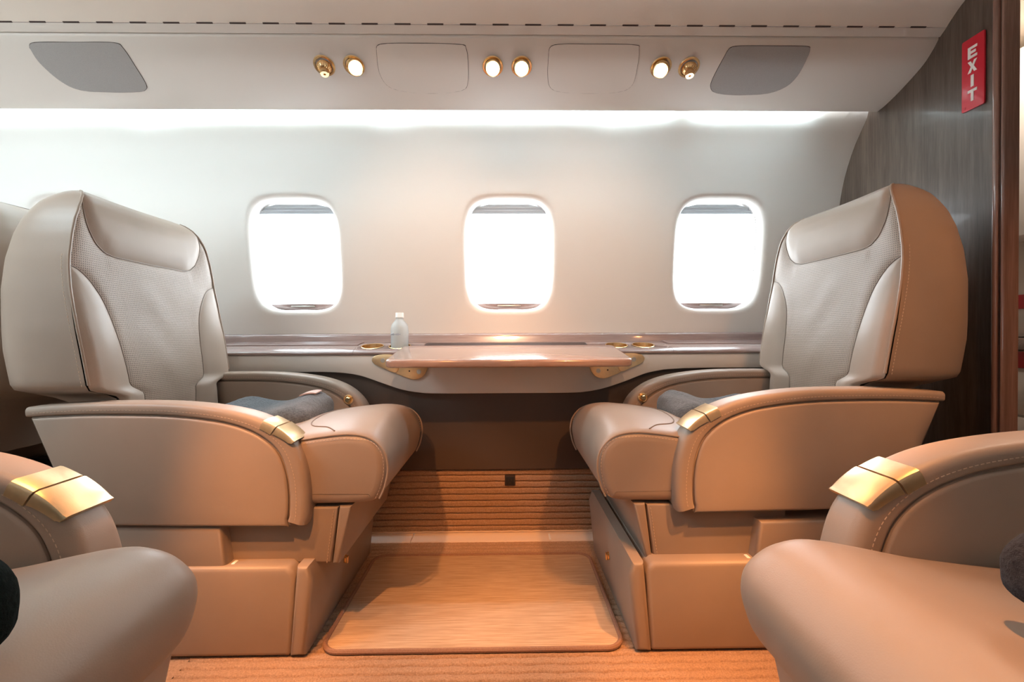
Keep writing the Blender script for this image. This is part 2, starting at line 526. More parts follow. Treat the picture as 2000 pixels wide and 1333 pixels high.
def make_window(n, cx, side):
    f = (lambda y: y) if side > 0 else mir
    o = bpy.data.objects.new('window_%d' % n, None); COL.objects.link(o); o.empty_display_size = 0.05
    loc = (cx, f(wall_y(WZ)), WZ); o.location = loc
    struct(o)
    angs = [2 * math.pi * k / NA for k in range(NA)]
    def ring(w, h, d):
        out = []
        for a in angs:
            dx, dz = superell(a, w, h)
            z = WZ + dz
            out.append((cx + dx, f(wall_y(z) + d), z))
        return out
    mb = MB(); mb.loft([ring(WW, WH, 0.0225), ring(WW - .001, WH - .001, 0.05), ring(WW - .004, WH - .004, 0.085), ring(WW + .02, WH + .02, 0.088), ring(WW + .02, WH + .02, 0.06), ring(WW + .004, WH + .004, 0.024)], False)
    mb.build('window_frame', M['white'], o, off=loc, angle=60)
    mb = MB(); mb.loft([ring(WW - .003, WH - .003, 0.080), ring(WW - .003, WH - .003, 0.083)])
    mb.build('pane', M['pane'], o, off=loc, angle=30)
    if side < 0: return
    # pleated shade pulled up: a stack of narrow folds under the top of the opening
    mb = MB(); rows = []
    zt = WZ + WH - 0.008
    for k in range(7):
        z = zt - k * 0.0065
        hw = interp([(0, 0.085), (1, 0.120), (2, 0.135), (3, 0.145), (4, 0.152), (5, 0.157), (6, 0.160)], k)
        d = 0.050 + (0.008 if k % 2 else 0.0)
        rows.append([(cx + hw * u, wall_y(z) + d, z) for u in (-1, -0.5, 0, 0.5, 1)])
    back = [[(x, y + 0.006, z) for x, y, z in r] for r in rows]
    mb.grid(rows); mb.grid(back)
    mb.build('pleated_shade', M['shade'], o, off=loc, flat=True)
    # ribbed side channel on the right jamb
    mb = MB()
    for k in range(34):
        z = WZ - 0.165 + k * 0.0098
        t = abs((z - WZ) / WH)
        xx = WW * (1 - t ** 4.2) ** (1 / 4.2) - 0.0035
        y = wall_y(z) + 0.055
        mb.box((cx + xx - 0.003, y - 0.012, z - 0.0028), (cx + xx + 0.002, y + 0.012, z + 0.0028), 0)
    c = mb.build('shade_channel', M['white'], o, off=loc, flat=True); c['kind'] = 'stuff'
    # shade rail: the lens-shaped grip at the bottom of the opening
    zb = WZ - WH
    def hw(z):
        t = min(0.999, abs((z - WZ) / WH)); return WW * (1 - t ** 4.2) ** (1 / 4.2) - 0.004
    mb = MB(); rows = []
    for k in range(7):
        z = zb + 0.002 + k * 0.0042
        rows.append([(cx + hw(z) * u, wall_y(z) + 0.040 + 0.012 * u * u, z) for u in (-1, -0.6, -0.2, 0.2, 0.6, 1)])
    rows.append([(x, y + 0.02, z) for x, y, z in rows[-1]])
    mb.grid(rows)
    r = mb.build('shade_rail', M['wood_ledge'], o, off=loc)
    mb = MB(); mb.box((cx - 0.050, wall_y(zb) + 0.032, zb + 0.014), (cx + 0.050, wall_y(zb) + 0.042, zb + 0.021), 0.003)
    mb.build('rail_grip', M['steel'], r, off=loc)
n = 0
for x in WIN_X:
    n += 1; make_window(n, x, 1)
    portal((x, wall_y(WZ) + 0.12, WZ), (R(-90), 0, 0), 2 * WW, 2 * WH)
for x in NEAR_X:
    n += 1; make_window(n, x, -1)
    portal((x, mir(wall_y(WZ) + 0.12), WZ), (R(90), 0, 0), 2 * WW, 2 * WH)

# ---- overhead panel, trim rail and ceiling, lofted along the cabin
def long_sheet(prof, x0=XL, x1=XR, thick=0.0, nx=2):
    mb = MB()
    xs = [x0 + (x1 - x0) * i / (nx - 1) for i in range(nx)]
    mb.grid([[(x, y, z) for y, z in prof] for x in xs])
    return mb
psu_curve = crom(PSU, 24)
lip = [(1.640, 1.640), (1.6395, 1.610), (1.638, 1.600)]
struct(long_sheet(lip + psu_curve + [(1.404, 1.716), (1.408, 1.722)]).build('trim_1', M['panel'], angle=60))
struct(long_sheet([(mir(y), z) for y, z in lip + psu_curve + [(1.404, 1.716), (1.408, 1.722)]]).build('trim_2', M['panel'], angle=60))
# flat rail between overhead panel and ceiling, with a row of air slots along its upper edge
rail = [(1.4045, 1.7230), (1.4015, 1.7140), (1.3995, 1.7130), (1.3810, 1.7265), (1.3800, 1.7280)]
t3 = struct(long_sheet(rail).build('trim_3', M['panel'], angle=30))
struct(long_sheet([(mir(y), z) for y, z in rail]).build('trim_4', M['panel'], angle=30))
ceil_curve = crom(CEIL, 30)
full = [(1.384, 1.7375), (1.381, 1.731)] + ceil_curve + [(mir(y), z) for y, z in reversed(ceil_curve)] + [(mir(1.381), 1.731), (mir(1.384), 1.7375)]
struct(long_sheet(full).build('ceiling', M['ceiling'], angle=60))
struct(long_sheet([(1.45, 1.75), (1.35, 1.79), (1.25, 1.83), (.86, 1.90), (mir(1.25), 1.83), (mir(1.35), 1.79), (mir(1.45), 1.75)], nx=2).build('ceiling_lining', M['gap'], angle=60))
slot_me = None
k = 0
x = XL + 0.02
while x < XR - 0.06:
    if slot_me is None:
        mb = MB(); mb.box((-0.0245, -0.0035, -0.0012), (0.0245, 0.0035, 0.0012), 0.0005, 1)
        o = mb.build('air_slot', M['gap'], t3); slot_me = o.data
    else:
        o = bpy.data.objects.new('air_slot', slot_me); COL.objects.link(o); o.parent = t3
    o.location = (x, 1.3802, 1.7290); o.rotation_euler = (R(-36), 0, 0)
    x += 0.099

def psu_at(px, py):
    """A point of the overhead panel by its place along (px) and across (py) the panel; its depth comes from the section."""
    tab = sorted((658 - (z - H) * 880 / y, i) for i, (y, z) in enumerate(psu_curve))
    t = interp(tab, py)
    i = min(int(t), len(psu_curve) - 2); u = t - i
    y = psu_curve[i][0] + (psu_curve[i + 1][0] - psu_curve[i][0]) * u
    z = psu_curve[i][1] + (psu_curve[i + 1][1] - psu_curve[i][1]) * u
    dy = psu_curve[i + 1][0] - psu_curve[i][0]; dz = psu_curve[i + 1][1] - psu_curve[i][1]
    nn = Vector((0, -dz, dy)).normalized()
    if nn.z > 0: nn = -nn
    return Vector(((px - 987) * y / 880, y, z)), nn

def plate(outline, off, thick, nx=18, ny=20):
    smo = [p for p in crom(outline + [outline[0]], len(outline) * 6)][:-1]
    ys = [p[1] for p in smo]; y0, y1 = min(ys), max(ys)
    rows = []; rows_b = []
    for k in range(ny + 1):
        q = 0.5 - 0.5 * math.cos(math.pi * k / ny)
        py = y0 + 0.25 + (y1 - y0 - 0.5) * q
        xs = []
        for a, b in zip(smo, smo[1:] + smo[:1]):
            if (a[1] - py) * (b[1] - py) < 0: xs.append(a[0] + (b[0] - a[0]) * (py - a[1]) / (b[1] - a[1]))
        xa, xb = min(xs), max(xs)
        r1 = []; r2 = []
        for j in range(nx + 1):
            p, nn = psu_at(xa + (xb - xa) * j / nx, py)
            r1.append(p + nn * off); r2.append(p + nn * (off - thick))
        rows.append(r1); rows_b.append(r2)
    mb = MB(); mb.grid(rows); mb.grid(rows_b)
    rim = rows[0] + [r[-1] for r in rows[1:]] + rows[-1][::-1][1:] + [r[0] for r in rows[::-1]][1:-1]
    rim_b = rows_b[0] + [r[-1] for r in rows_b[1:]] + rows_b[-1][::-1][1:] + [r[0] for r in rows_b[::-1]][1:-1]
    mb.grid([rim, rim_b], True)
    ctr = sum((Vector(p) for r in rows for p in r), Vector()) / ((nx + 1) * (ny + 1))
    return mb, ctr, [psu_at(a, b)[0] + psu_at(a, b)[1] * 0.0006 for a, b in smo]

def panel_thing(name, label, cat, outline, mat, part, group=None, off=0.002):
    mb, c, rim = plate(outline, off, 0.006)
    t = thing(name, c, label, cat, group)
    mb.build(part, mat, t, off=c, angle=45)
    mb = MB(); mb.tube(rim, 0.0011, 5, True)
    mb.build('gap_shadow_line', M['gap'], t, off=c)  # dark tube drawn in for the shadow gap round the plate
    return t

panel_thing('speaker_grille', 'large grey cloth speaker grille high on the left of the overhead panel', 'speaker',
    [(81, 101), (90, 91.5), (165, 90.5), (240, 91), (258, 102), (280, 136), (298, 166), (300, 178), (286, 184), (230, 185), (175, 181), (138, 164), (100, 130)], M['grille'], 'grille_cloth')
panel_thing('speaker_grille', 'grey speaker grille at the right end of the overhead panel near the wood bulkhead', 'speaker',
    [(1424, 100), (1440, 91.5), (1510, 90.5), (1578, 91), (1586, 97), (1580, 115), (1562, 148), (1538, 170), (1500, 183), (1440, 186), (1402, 182), (1391, 172), (1396, 152)], M['grille'], 'grille_cloth')
panel_thing('oxygen_mask_door', 'flush cream mask door between the left lamps and the centre lamps', 'panel',
    [(741, 103), (750, 91), (825, 89), (902, 91), (913, 98), (917, 125), (916, 165), (905, 179), (860, 185), (805, 183), (765, 173), (746, 145)], M['panel'], 'door_panel', 'oxygen mask doors')
panel_thing('oxygen_mask_door', 'flush cream mask door between the centre lamps and the right lamps', 'panel',
    [(1074, 108), (1085, 91), (1160, 89), (1240, 90), (1250, 98), (1246, 135), (1236, 168), (1210, 181), (1150, 184), (1095, 181), (1076, 171), (1072, 145)], M['panel'], 'door_panel', 'oxygen mask doors')

def basis(d):
    q = Vector(d).normalized().to_track_quat('Z', 'Y')
    return q.to_matrix()

def reading_light(px, label, aim, lit=True):
    p, nn = psu_at(px, 133)
    t = thing('reading_light' if lit else 'air_vent', p, label, 'lamp' if lit else 'air vent', 'reading lights in the overhead panel' if lit else 'air vents in the overhead panel')
    B = basis(nn)
    mb = MB(); mb.lathe([(0.0, -0.004), (0.031, -0.004), (0.034, 0.0), (0.032, 0.0035), (0.027, 0.003), (0.0255, -0.002), (0.0, -0.003)], 32, mat=B)
    mb.build('socket_ring', M['gold_polish'], t)
    A = basis(aim)
    if lit:
        mb = MB()
        prof = [(0.0, -0.012), (0.020, -0.010), (0.0235, -0.002)]
        for k in range(6):
            prof += [(0.0245, 0.001 + k * 0.004), (0.0235, 0.003 + k * 0.004)]
        prof += [(0.0240, 0.027), (0.0215, 0.0285), (0.0200, 0.0245), (0.0, 0.0240)]
        mb.lathe(prof, 32, mat=A)
        h = mb.build('lamp_housing', M['gold_polish'], t)
        mb = MB(); mb.lathe([(0.0, 0.0245), (0.0198, 0.0250), (0.0150, 0.0275), (0.0, 0.0285)], 24, mat=A)
        mb.build('lens', M['lens'], h)
        d = Vector(aim).normalized()
        spot('reading_light_beam', p + d * 0.034, p + d, 2, 75, 0.8)
    else:
        mb = MB()
        mb.lathe([(0.0, -0.008), (0.017, -0.006), (0.0225, 0.0), (0.0225, 0.006), (0.019, 0.014), (0.0135, 0.018), (0.0135, 0.0185), (0.0, 0.0185)], 28, mat=A)
        h = mb.build('vent_ball', M['gold_polish'], t)
        mb = MB()
        for k in range(20):
            a = 2 * math.pi * k / 20
            pts = [A @ Vector((math.cos(a) * r, math.sin(a) * r, z)) for r, z in ((0.0228, 0.0), (0.0228, 0.006), (0.0192, 0.0142), (0.0137, 0.0182))]
            mb.tube(pts, 0.0011, 4)
        mb.build('fluting', M['gold_polish'], h)['kind'] = 'stuff'
        mb = MB(); mb.lathe([(0.0, 0.017), (0.0135, 0.017), (0.0142, 0.022), (0.0142, 0.032), (0.0125, 0.0335), (0.004, 0.0335), (0.0035, 0.030), (0.0, 0.030)], 24, mat=A)
        mb.build('nozzle', M['gold_polish'], h)
    return t

reading_light(640, 'dark gold swivelling air vent left of the leftmost lit lamp', (0.12, -0.22, -0.97), False)
reading_light(697, 'lit gold reading lamp beside the left air vent', (0.38, -0.65, -0.62))
reading_light(965, 'lit gold reading lamp, left of the middle pair', (0.03, -0.70, -0.66))
reading_light(1021, 'lit gold reading lamp, right of the middle pair', (-0.02, -0.70, -0.66))
reading_light(1293, 'lit gold reading lamp beside the right fluted air vent', (-0.22, -0.60, -0.72))
reading_light(1348, 'gold fluted air vent right of the rightmost lit lamp', (0.0, -0.22, -0.97), False)

# cove lights in the slot behind the lower edge of the overhead panel
def cove(x0, x1, lab, side=1, mat='led'):
    f = (lambda y: y) if side > 0 else mir
    t = thing('cove_light', ((x0 + x1) / 2, f(1.657), 1.630), lab, 'lamp', None)
    mb = MB(); mb.box((x0, f(1.656) - 0.010, 1.628), (x1, f(1.656) + 0.010, 1.634), 0.001, 1)
    mb.build('channel', M['white'], t, off=t.location)
    mb = MB(); mb.box((x0 + 0.004, f(1.656) - 0.006, 1.618), (x1 - 0.004, f(1.656) + 0.006, 1.628), 0.003, 2)
    mb.build('light_tube', M[mat], t, off=t.location)
cove(XL + 0.05, -0.50, 'brightest cool white cove tube at the left end of the overhead panel', 1, 'led_bright')
cove(-0.49, 0.63, 'cool white cove tube above the middle window', 1, 'led')
cove(0.70, 1.16, 'short cool white cove tube at the right end of the overhead panel', 1, 'led')
cove(XL + 0.05, -0.50, 'cool white cove tube on the camera side, left part', -1, 'led_dim')
cove(-0.49, 1.16, 'cool white cove tube on the camera side, right part', -1, 'led_dim')

# ------------------------------------------------------------------ floor, lower wall, ends
def fbm(x, y): return math.sin(x * 37.1 + 1.3 * math.sin(y * 23)) * 0.5 + math.sin(x * 91.7 + y * 47 + 2 * math.sin(x * 13)) * 0.3
def rib(u, x, wav=0.0030):
    """height of looped pile ribs across u, wavering along x"""
    w = u + wav * fbm(x * 1.6, u * 3)
    d = abs((w / 0.026 + 0.5) % 1.0 - 0.5) * 0.026          # distance to the nearest furrow between two rows of pile
    return 0.0085 * (1 - math.exp(-(d / 0.0030) ** 2)) - 0.0025 + 0.0016 * random.random()
rows = []
yy = 0.92
while yy < 1.705:
    rows.append([(x_ * 0.007, yy, rib(yy, x_ * 0.007) - 0.007) for x_ in range(-110, 145)])
    yy += 0.0016
mb = MB(); mb.grid(rows)
mb.box((XL, -0.40, -0.06), (2.7, 2.0, -0.010), 0)
mb.grid([[(XL, -0.4, -0.002), (2.7, -0.4, -0.002)], [(XL, 0.9205, -0.002), (2.7, 0.9205, -0.002)]])
for xa, xb in ((XL, -0.77), (1.008, 2.7)):
    mb.grid([[(xa, 0.92, -0.002), (xb, 0.92, -0.002)], [(xa, 1.9, -0.002), (xb, 1.9, -0.002)]])
struct(mb.build('floor', M['carpet'], angle=180))
# pale sill plates along the foot of the wall
sill = thing('floor_sill', (0.0, 1.745, 0.0), 'pale narrow floor sill strip between carpet and carpeted wall foot', 'sill')
for xa, xb in ((-0.62, -0.3655), (-0.3625, 0.62)):
    mb = MB(); mb.box((xa, 1.704, -0.006), (xb, 1.782, 0.003), 0.0015, 1)
    mb.build('sill_plate', M['sill'], sill, off=sill.location)
mb = MB(); mb.box((0.165, 1.712, 0.0005), (0.172, 1.765, 0.0042), 0.0008, 1)
mb.build('paint_chip', M['white'], sill, off=sill.location)
# carpeted foot of the wall
rows = []
zz = 0.0
while zz <= 0.272:
    rows.append([(x_ * 0.008, 1.792 - 0.10 * zz - rib(zz, x_ * 0.008, 0.0010) + 0.006, zz) for x_ in range(-95, 96)])
    zz += 0.0018
mb = MB(); mb.grid(rows)
mb.box((XL, 1.80, 0), (XR, 1.9, 0.27), 0)
struct(mb.build('baseboard_window_side', M['carpet'], angle=180))
mb = MB()
mb.tube([(x_ * 0.02, 1.780 + 0.0015 * math.sin(x_ * 2.3), 0.0075) for x_ in range(-36, 37)], 0.0035, 6)
tag(mb.build('carpet_edge', M['thread']), 'pale frayed carpet edge just above the floor sill', 'carpet edge')
# taupe lower wall panel
mb = MB(); mb.box((XL, 1.752, 0.262), (XR, 1.80, 0.70), 0.004)
struct(mb.build('wall_lower', M['dado'], angle=30))
mb = MB(); mb.box((XL, mir(1.80), 0.0), (XR, mir(1.765), 0.71), 0.004); mb.box((XL, mir(1.92), 0.68), (XR, mir(1.75), 0.71), 0.004)
struct(mb.build('wall_lower_camera_side', M['dado'], angle=30))
# ends and lining beyond the views of the cabin
mb = MB(); mb.box((XL - 0.03, -0.4, -0.05), (XL, 2.1, 2.0), 0)
struct(mb.build('wall_left', M['cream']))
mb = MB(); mb.box((2.7, -0.4, -0.05), (2.73, 2.1, 2.0), 0); mb.box((XR + 0.03, 2.0, -0.05), (2.7, 2.03, 2.0), 0); mb.box((XR + 0.03, -0.4, -0.05), (2.7, -0.37, 2.0), 0)
struct(mb.build('wall_far_right', M['cream']))
mb = MB(); mb.box((XR + 0.03, -0.4, 1.95), (2.73, 2.1, 1.98), 0)
struct(mb.build('ceiling_entry', M['ceiling']))

# power socket in the carpeted wall foot
so = thing('power_socket', (0.016, 1.775, 0.213), 'small black square power socket in the carpeted wall foot', 'socket')
mb = MB(); mb.box((-0.021, -0.008, -0.021), (0.021, 0.006, 0.021), 0.003); mb.build('socket_frame', M['gap'], so)
mb = MB(); mb.box((-0.016, -0.0095, -0.016), (0.016, 0.0, 0.016), 0.001); f = mb.build('socket_face', M['black'], so)
mb = MB()
for dx in (-0.006, 0.006): mb.box((dx - 0.0012, -0.0105, -0.002), (dx + 0.0012, -0.009, 0.007), 0)
mb.box((-0.002, -0.0105, -0.010), (0.002, -0.009, -0.006), 0)
mb.build('contact_slot', M['gap'], f)

# ------------------------------------------------------------------ wood bulkhead, door post, exit sign, entry galley
mb = MB(); mb.prism([(1.237, -0.02), (2.0, -0.02), (2.0, 1.94), (1.237, 1.94)], lambda u, v, w: (w, u, v), XR, XR + 0.03, 0.0)
struct(mb.build('wall_right', M['wood_wall']))
mb = MB(); mb.prism([(-0.38, -0.02), (0.45, -0.02), (0.45, 1.94), (-0.38, 1.94)], lambda u, v, w: (w, u, v), XR, XR + 0.03, 0.0)
struct(mb.build('wall_right_camera_side', M['wood_wall']))
door = bpy.data.objects.new('door_1', None); COL.objects.link(door); door.location = (XR, 1.22, 0); struct(door)
def post(y0, y1, bulge, name, mat):
    prof = [(XR + 0.034, y0), (XR - 0.002, y0)]
    for k in range(9):
        a = math.pi * k / 8
        prof.append((XR - 0.004 - bulge * math.sin(a), y0 + (y1 - y0) * (0.5 - 0.5 * math.cos(a))))
    prof += [(XR - 0.002, y1), (XR + 0.034, y1)]
    mb = MB(); mb.prism(prof, lambda u, v, w: (u, v, w), -0.004, 1.90, 0)
    mb.build(name, mat, door, off=door.location)
post(1.2215, 1.2395, 0.010, 'post_bead', M['wood_post'])
post(1.2165, 1.2215, 0.000, 'post_groove', M['wood_wall'])
post(1.2085, 1.2165, 0.007, 'post_bead', M['wood_post'])
mb = MB(); mb.box((XR, mir(1.239) , 1.90), (XR + 0.03, 1.239, 1.95), 0); mb.build('door_header', M['wood_post'], door, off=door.location)

sx = XR - 0.003
sign = thing('exit_sign', (sx, 1.295, 1.55), 'red vertical EXIT sign on the grey wood bulkhead', 'sign')
def onb(px, py):
    y = 1.35 * 880 / (px - 987); return y, H - (py - 658) * y / 880
ya, yb = 1.2625, 1.326
za, zb = 1.437, 1.645
mb = MB(); mb.prism(rrect(ya, yb, za, zb, 0.004, 3), lambda u, v, w: (w, u, v), XR - 0.0005, XR - 0.006, 0.0012)
mb.build('sign_plate', M['red'], sign, off=sign.location)
L = {'E': [[(0, 0), (1, 0), (1, .22), (.30, .22), (.30, .39), (.85, .39), (.85, .61), (.30, .61), (.30, .78), (1, .78), (1, 1), (0, 1)]],
     'X': [[(0, 0), (.32, 0), (.5, .32), (.68, 0), (1, 0), (.66, .5), (1, 1), (.68, 1), (.5, .68), (.32, 1), (0, 1), (.34, .5)]],
     'I': [[(.34, 0), (.66, 0), (.66, 1), (.34, 1)]],
     'T': [[(.35, 0), (.65, 0), (.65, .76), (1, .76), (1, 1), (0, 1), (0, .76), (.35, .76)]]}
for i, ch in enumerate('EXIT'):
    zt = 1.6180 - i * 0.0415
    for poly in L[ch]:
        mb = MB()
        mb.prism([(1.3075 - 0.026 * u, zt - 0.0335 + 0.0335 * v) for u, v in poly], lambda u, v, w: (w, u, v), XR - 0.0055, XR - 0.0072, 0)
        mb.build('letter', M['sign_white'], sign, off=sign.location, flat=True)
mb = MB(); mb.lathe([(0, 0), (0.004, 0), (0.0035, 0.0016), (0, 0.002)], 14, (XR - 0.0055, 1.3165, 1.4475), Matrix.Rotation(R(-90), 3, 'Y'))
mb.build('screw', M['red'], sign, off=sign.location)

gal = thing('galley_cabinet', (2.05, 1.6, 0), 'cream galley cabinet with red labels seen past the wood door post', 'cabinet')
def gbox(lo, hi, name, mat, r=0.004):
    mb = MB(); mb.box(lo, hi, r); return mb.build(name, mat, gal, off=gal.location)
gbox((2.0, 1.2, 0.0), (2.4, 1.95, 0.719), 'cabinet_body', M['cream'])
gbox((1.97, 1.2, 0.721), (2.4, 1.95, 0.766), 'counter', M['wood_ledge'])
gbox((2.12, 1.2, 0.77), (2.4, 1.95, 1.16), 'back_panel', M['cream'])
gbox((1.98, 1.2, 1.16), (2.4, 1.95, 1.88), 'upper_cabinet', M['white'])
for z0, z1 in ((0.10, 0.28), (0.29, 0.46), (0.47, 0.635)):
    d = gbox((1.985, 1.23, z0), (2.0, 1.93, z1), 'drawer', M['cream'])
    mb = MB(); mb.box((1.972, 1.55, z1 - 0.045), (1.985, 1.65, z1 - 0.03), 0.003); mb.build('drawer_handle', M['gold'], d, off=gal.location)
gbox((1.992, 1.62, 0.650), (2.0005, 1.86, 0.714), 'red_label', M['red'], 0.001)
lb = gbox((2.112, 1.70, 0.885), (2.1205, 1.93, 0.943), 'red_label', M['red'], 0.001)
mb = MB(); mb.tube([(2.1115, 1.846 + 0.0125 * math.cos(R(a)), 0.912 + 0.016 * math.sin(R(a))) for a in range(200, 521, 16)], 0.0035, 6)
mb.build('letter', M['sign_white'], lb, off=gal.location)

# ------------------------------------------------------------------ side ledge with cup holders and slot
ledge = thing('side_ledge', (0.0, 1.80, 0.72), 'long glossy rose wood ledge under the three windows', 'ledge')
LO = ledge.location
prof = crom([(1.872, 0.7600), (1.80, 0.7500), (1.752, 0.7400), (1.728, 0.7320), (1.716, 0.7240), (1.714, 0.7170), (1.720, 0.7125), (1.735, 0.7120)], 28)
def sheet_x(xs, pr, thick):
    mb = MB(); mb.loft([[(x, y, z) for y, z in pr] + [(x, 1.75, 0.705), (x, 1.90, 0.705), (x, 1.90, 0.768)] for x in xs]); return mb
for xa, xb in ((XL, -0.579), (-0.578, 0.644), (0.645, XR)):
    sheet_x([xa, xb], prof, 0).build('ledge_top', M['wood_ledge'], ledge, off=LO, angle=40)
bl = crom([(1.895, 0.795), (1.885, 0.795), (1.876, 0.789), (1.872, 0.776), (1.868, 0.759)], 10)
mb = MB(); mb.loft([[(x, y, z) for y, z in bl] + [(x, 1.92, 0.76), (x, 1.92, 0.797)] for x in (XL, XR)])
mb.build('back_rail', M['wood_ledge'], ledge, off=LO, angle=40)
for xa, xb in ((-1.10, -0.583), (0.650, 1.10)):
    mb = MB(); mb.loft([[(x, 1.868, 0.7630), (x, 1.80, 0.7535), (x, 1.79, 0.7515), (x, 1.79, 0.745), (x, 1.868, 0.756)] for x in (xa, xb)])
    mb.build('hatch_lid', M['wood_ledge'], ledge, off=LO, flat=True)
def ledge_z(y): return interp(sorted((a, b) for a, b in prof[:22]), y)
# slot of the table
mb = MB(); ys = (1.774, 1.834)
rr = rrect(-0.320, 0.325, ys[0], ys[1], 0.012, 4)
mb.loft([[(u, v, ledge_z(v) + 0.0012) for u, v in rr], [(u, v, ledge_z(v) - 0.012) for u, v in rr]])
mb.build('table_slot', M['gap'], ledge, off=LO, flat=True)
CUPS = [(-0.522, 1.778), (-0.415, 1.778), (0.440, 1.778), (0.546, 1.778)]
top = [o for o in ledge.children if o.name.startswith('ledge_top')][1]
for cx, cy in CUPS:      # bore the wells through the middle section of the ledge
    mb = MB(); mb.lathe([(0.0, -0.06), (0.0415, -0.06), (0.0415, 0.06), (0.0, 0.06)], 40, (cx, cy, ledge_z(cy)))
    cut = mb.build('bore', M['gold'], None, off=None)
    md = top.modifiers.new('bore', 'BOOLEAN'); md.operation = 'DIFFERENCE'; md.object = cut; md.solver = 'EXACT'
    cut.location = -Vector((0, 0, 0)); 
bpy.context.view_layer.update()
_ev = top.evaluated_get(bpy.context.evaluated_depsgraph_get())
_me = bpy.data.meshes.new_from_object(_ev)
top.modifiers.clear(); top.data = _me
for o in [o for o in bpy.data.objects if o.name.startswith('bore')]: bpy.data.objects.remove(o)
def cup_holder(cx, cy):
    n = 40; r = 0.0410
    def ring(rad, dz, follow=True):
        return [(cx + rad * math.cos(2 * math.pi * k / n), cy + rad * math.sin(2 * math.pi * k / n),
                 (ledge_z(cy + rad * math.sin(2 * math.pi * k / n)) if follow else ledge_z(cy)) + dz) for k in range(n)]
    mb = MB(); mb.loft([ring(r - 0.0012, -0.028, False), ring(r - 0.0012, 0.0008), ring(r + 0.001, 0.0018), ring(r + 0.003, 0.0004), ring(r - 0.0002, -0.001), ring(r - 0.0002, -0.029, False)], False)
    h = mb.build('cup_holder', M['gold_polish'], ledge, off=LO, angle=50)
    mb = MB(); mb.loft([ring(r - 0.0015, -0.0265, False), ring(r - 0.0015, -0.0285, False)]); mb.build('cup_floor', M['gold'], h, off=LO, angle=20)
for cx, cy in CUPS: cup_holder(cx, cy)

bot = thing('water_bottle', (-0.415, 1.778, ledge_z(1.778) - 0.0262), 'frosted clear water bottle with white cap in the left cup holder', 'bottle')
mb = MB(); mb.lathe([(0.0, 0.0), (0.030, 0.0), (0.0335, 0.004), (0.0345, 0.080), (0.0338, 0.096), (0.030, 0.110), (0.022, 0.121), (0.0155, 0.129), (0.0145, 0.133), (0.0145, 0.141), (0.0, 0.141)], 32)
mb.build('bottle_body', M['bottle'], bot, angle=60)
mb = MB(); mb.lathe([(0.0, 0.137), (0.0165, 0.137), (0.0168, 0.139), (0.0155, 0.141), (0.0155, 0.155), (0.0145, 0.1565), (0.0, 0.1565)], 28)
mb.build('bottle_cap', M['white'], bot)
mb = MB()   # small blurred print on the front: a line of short strokes
for k in range(7):
    a = R(-90 - 52 + k * 11); hgt = 0.0035 + 0.002 * (k % 3)
    p = Vector((math.cos(a) * 0.0346, math.sin(a) * 0.0352, 0.071))
    mb.box((p.x - 0.0016, p.y - 0.0003, p.z - hgt / 2), (p.x + 0.0016, p.y + 0.0003, p.z + hgt / 2), 0)
mb.build('print', M['print'], bot, flat=True)

# cream apron under the ledge, dipping in the middle
outl = [(-3.0, 0.712), (-3.0, 0.648), (-0.80, 0.648), (-0.70, 0.648), (-0.62, 0.644), (-0.55, 0.632), (-0.47, 0.604), (-0.40, 0.580), (-0.33, 0.567), (-0.25, 0.563), (0.0, 0.563), (0.23, 0.563),
        (0.31, 0.567), (0.38, 0.580), (0.46, 0.606), (0.54, 0.636), (0.61, 0.650), (0.69, 0.655), (0.80, 0.656), (1.365, 0.656), (1.365, 0.712)]
mid = crom(outl[3:17], 60)
poly = outl[:3] + mid + outl[17:]
mb = MB(); mb.prism(poly, lambda u, v, w: (u, w, v), 1.725, 1.756, 0.004)
struct(mb.build('trim_5', M['cream'], angle=40))

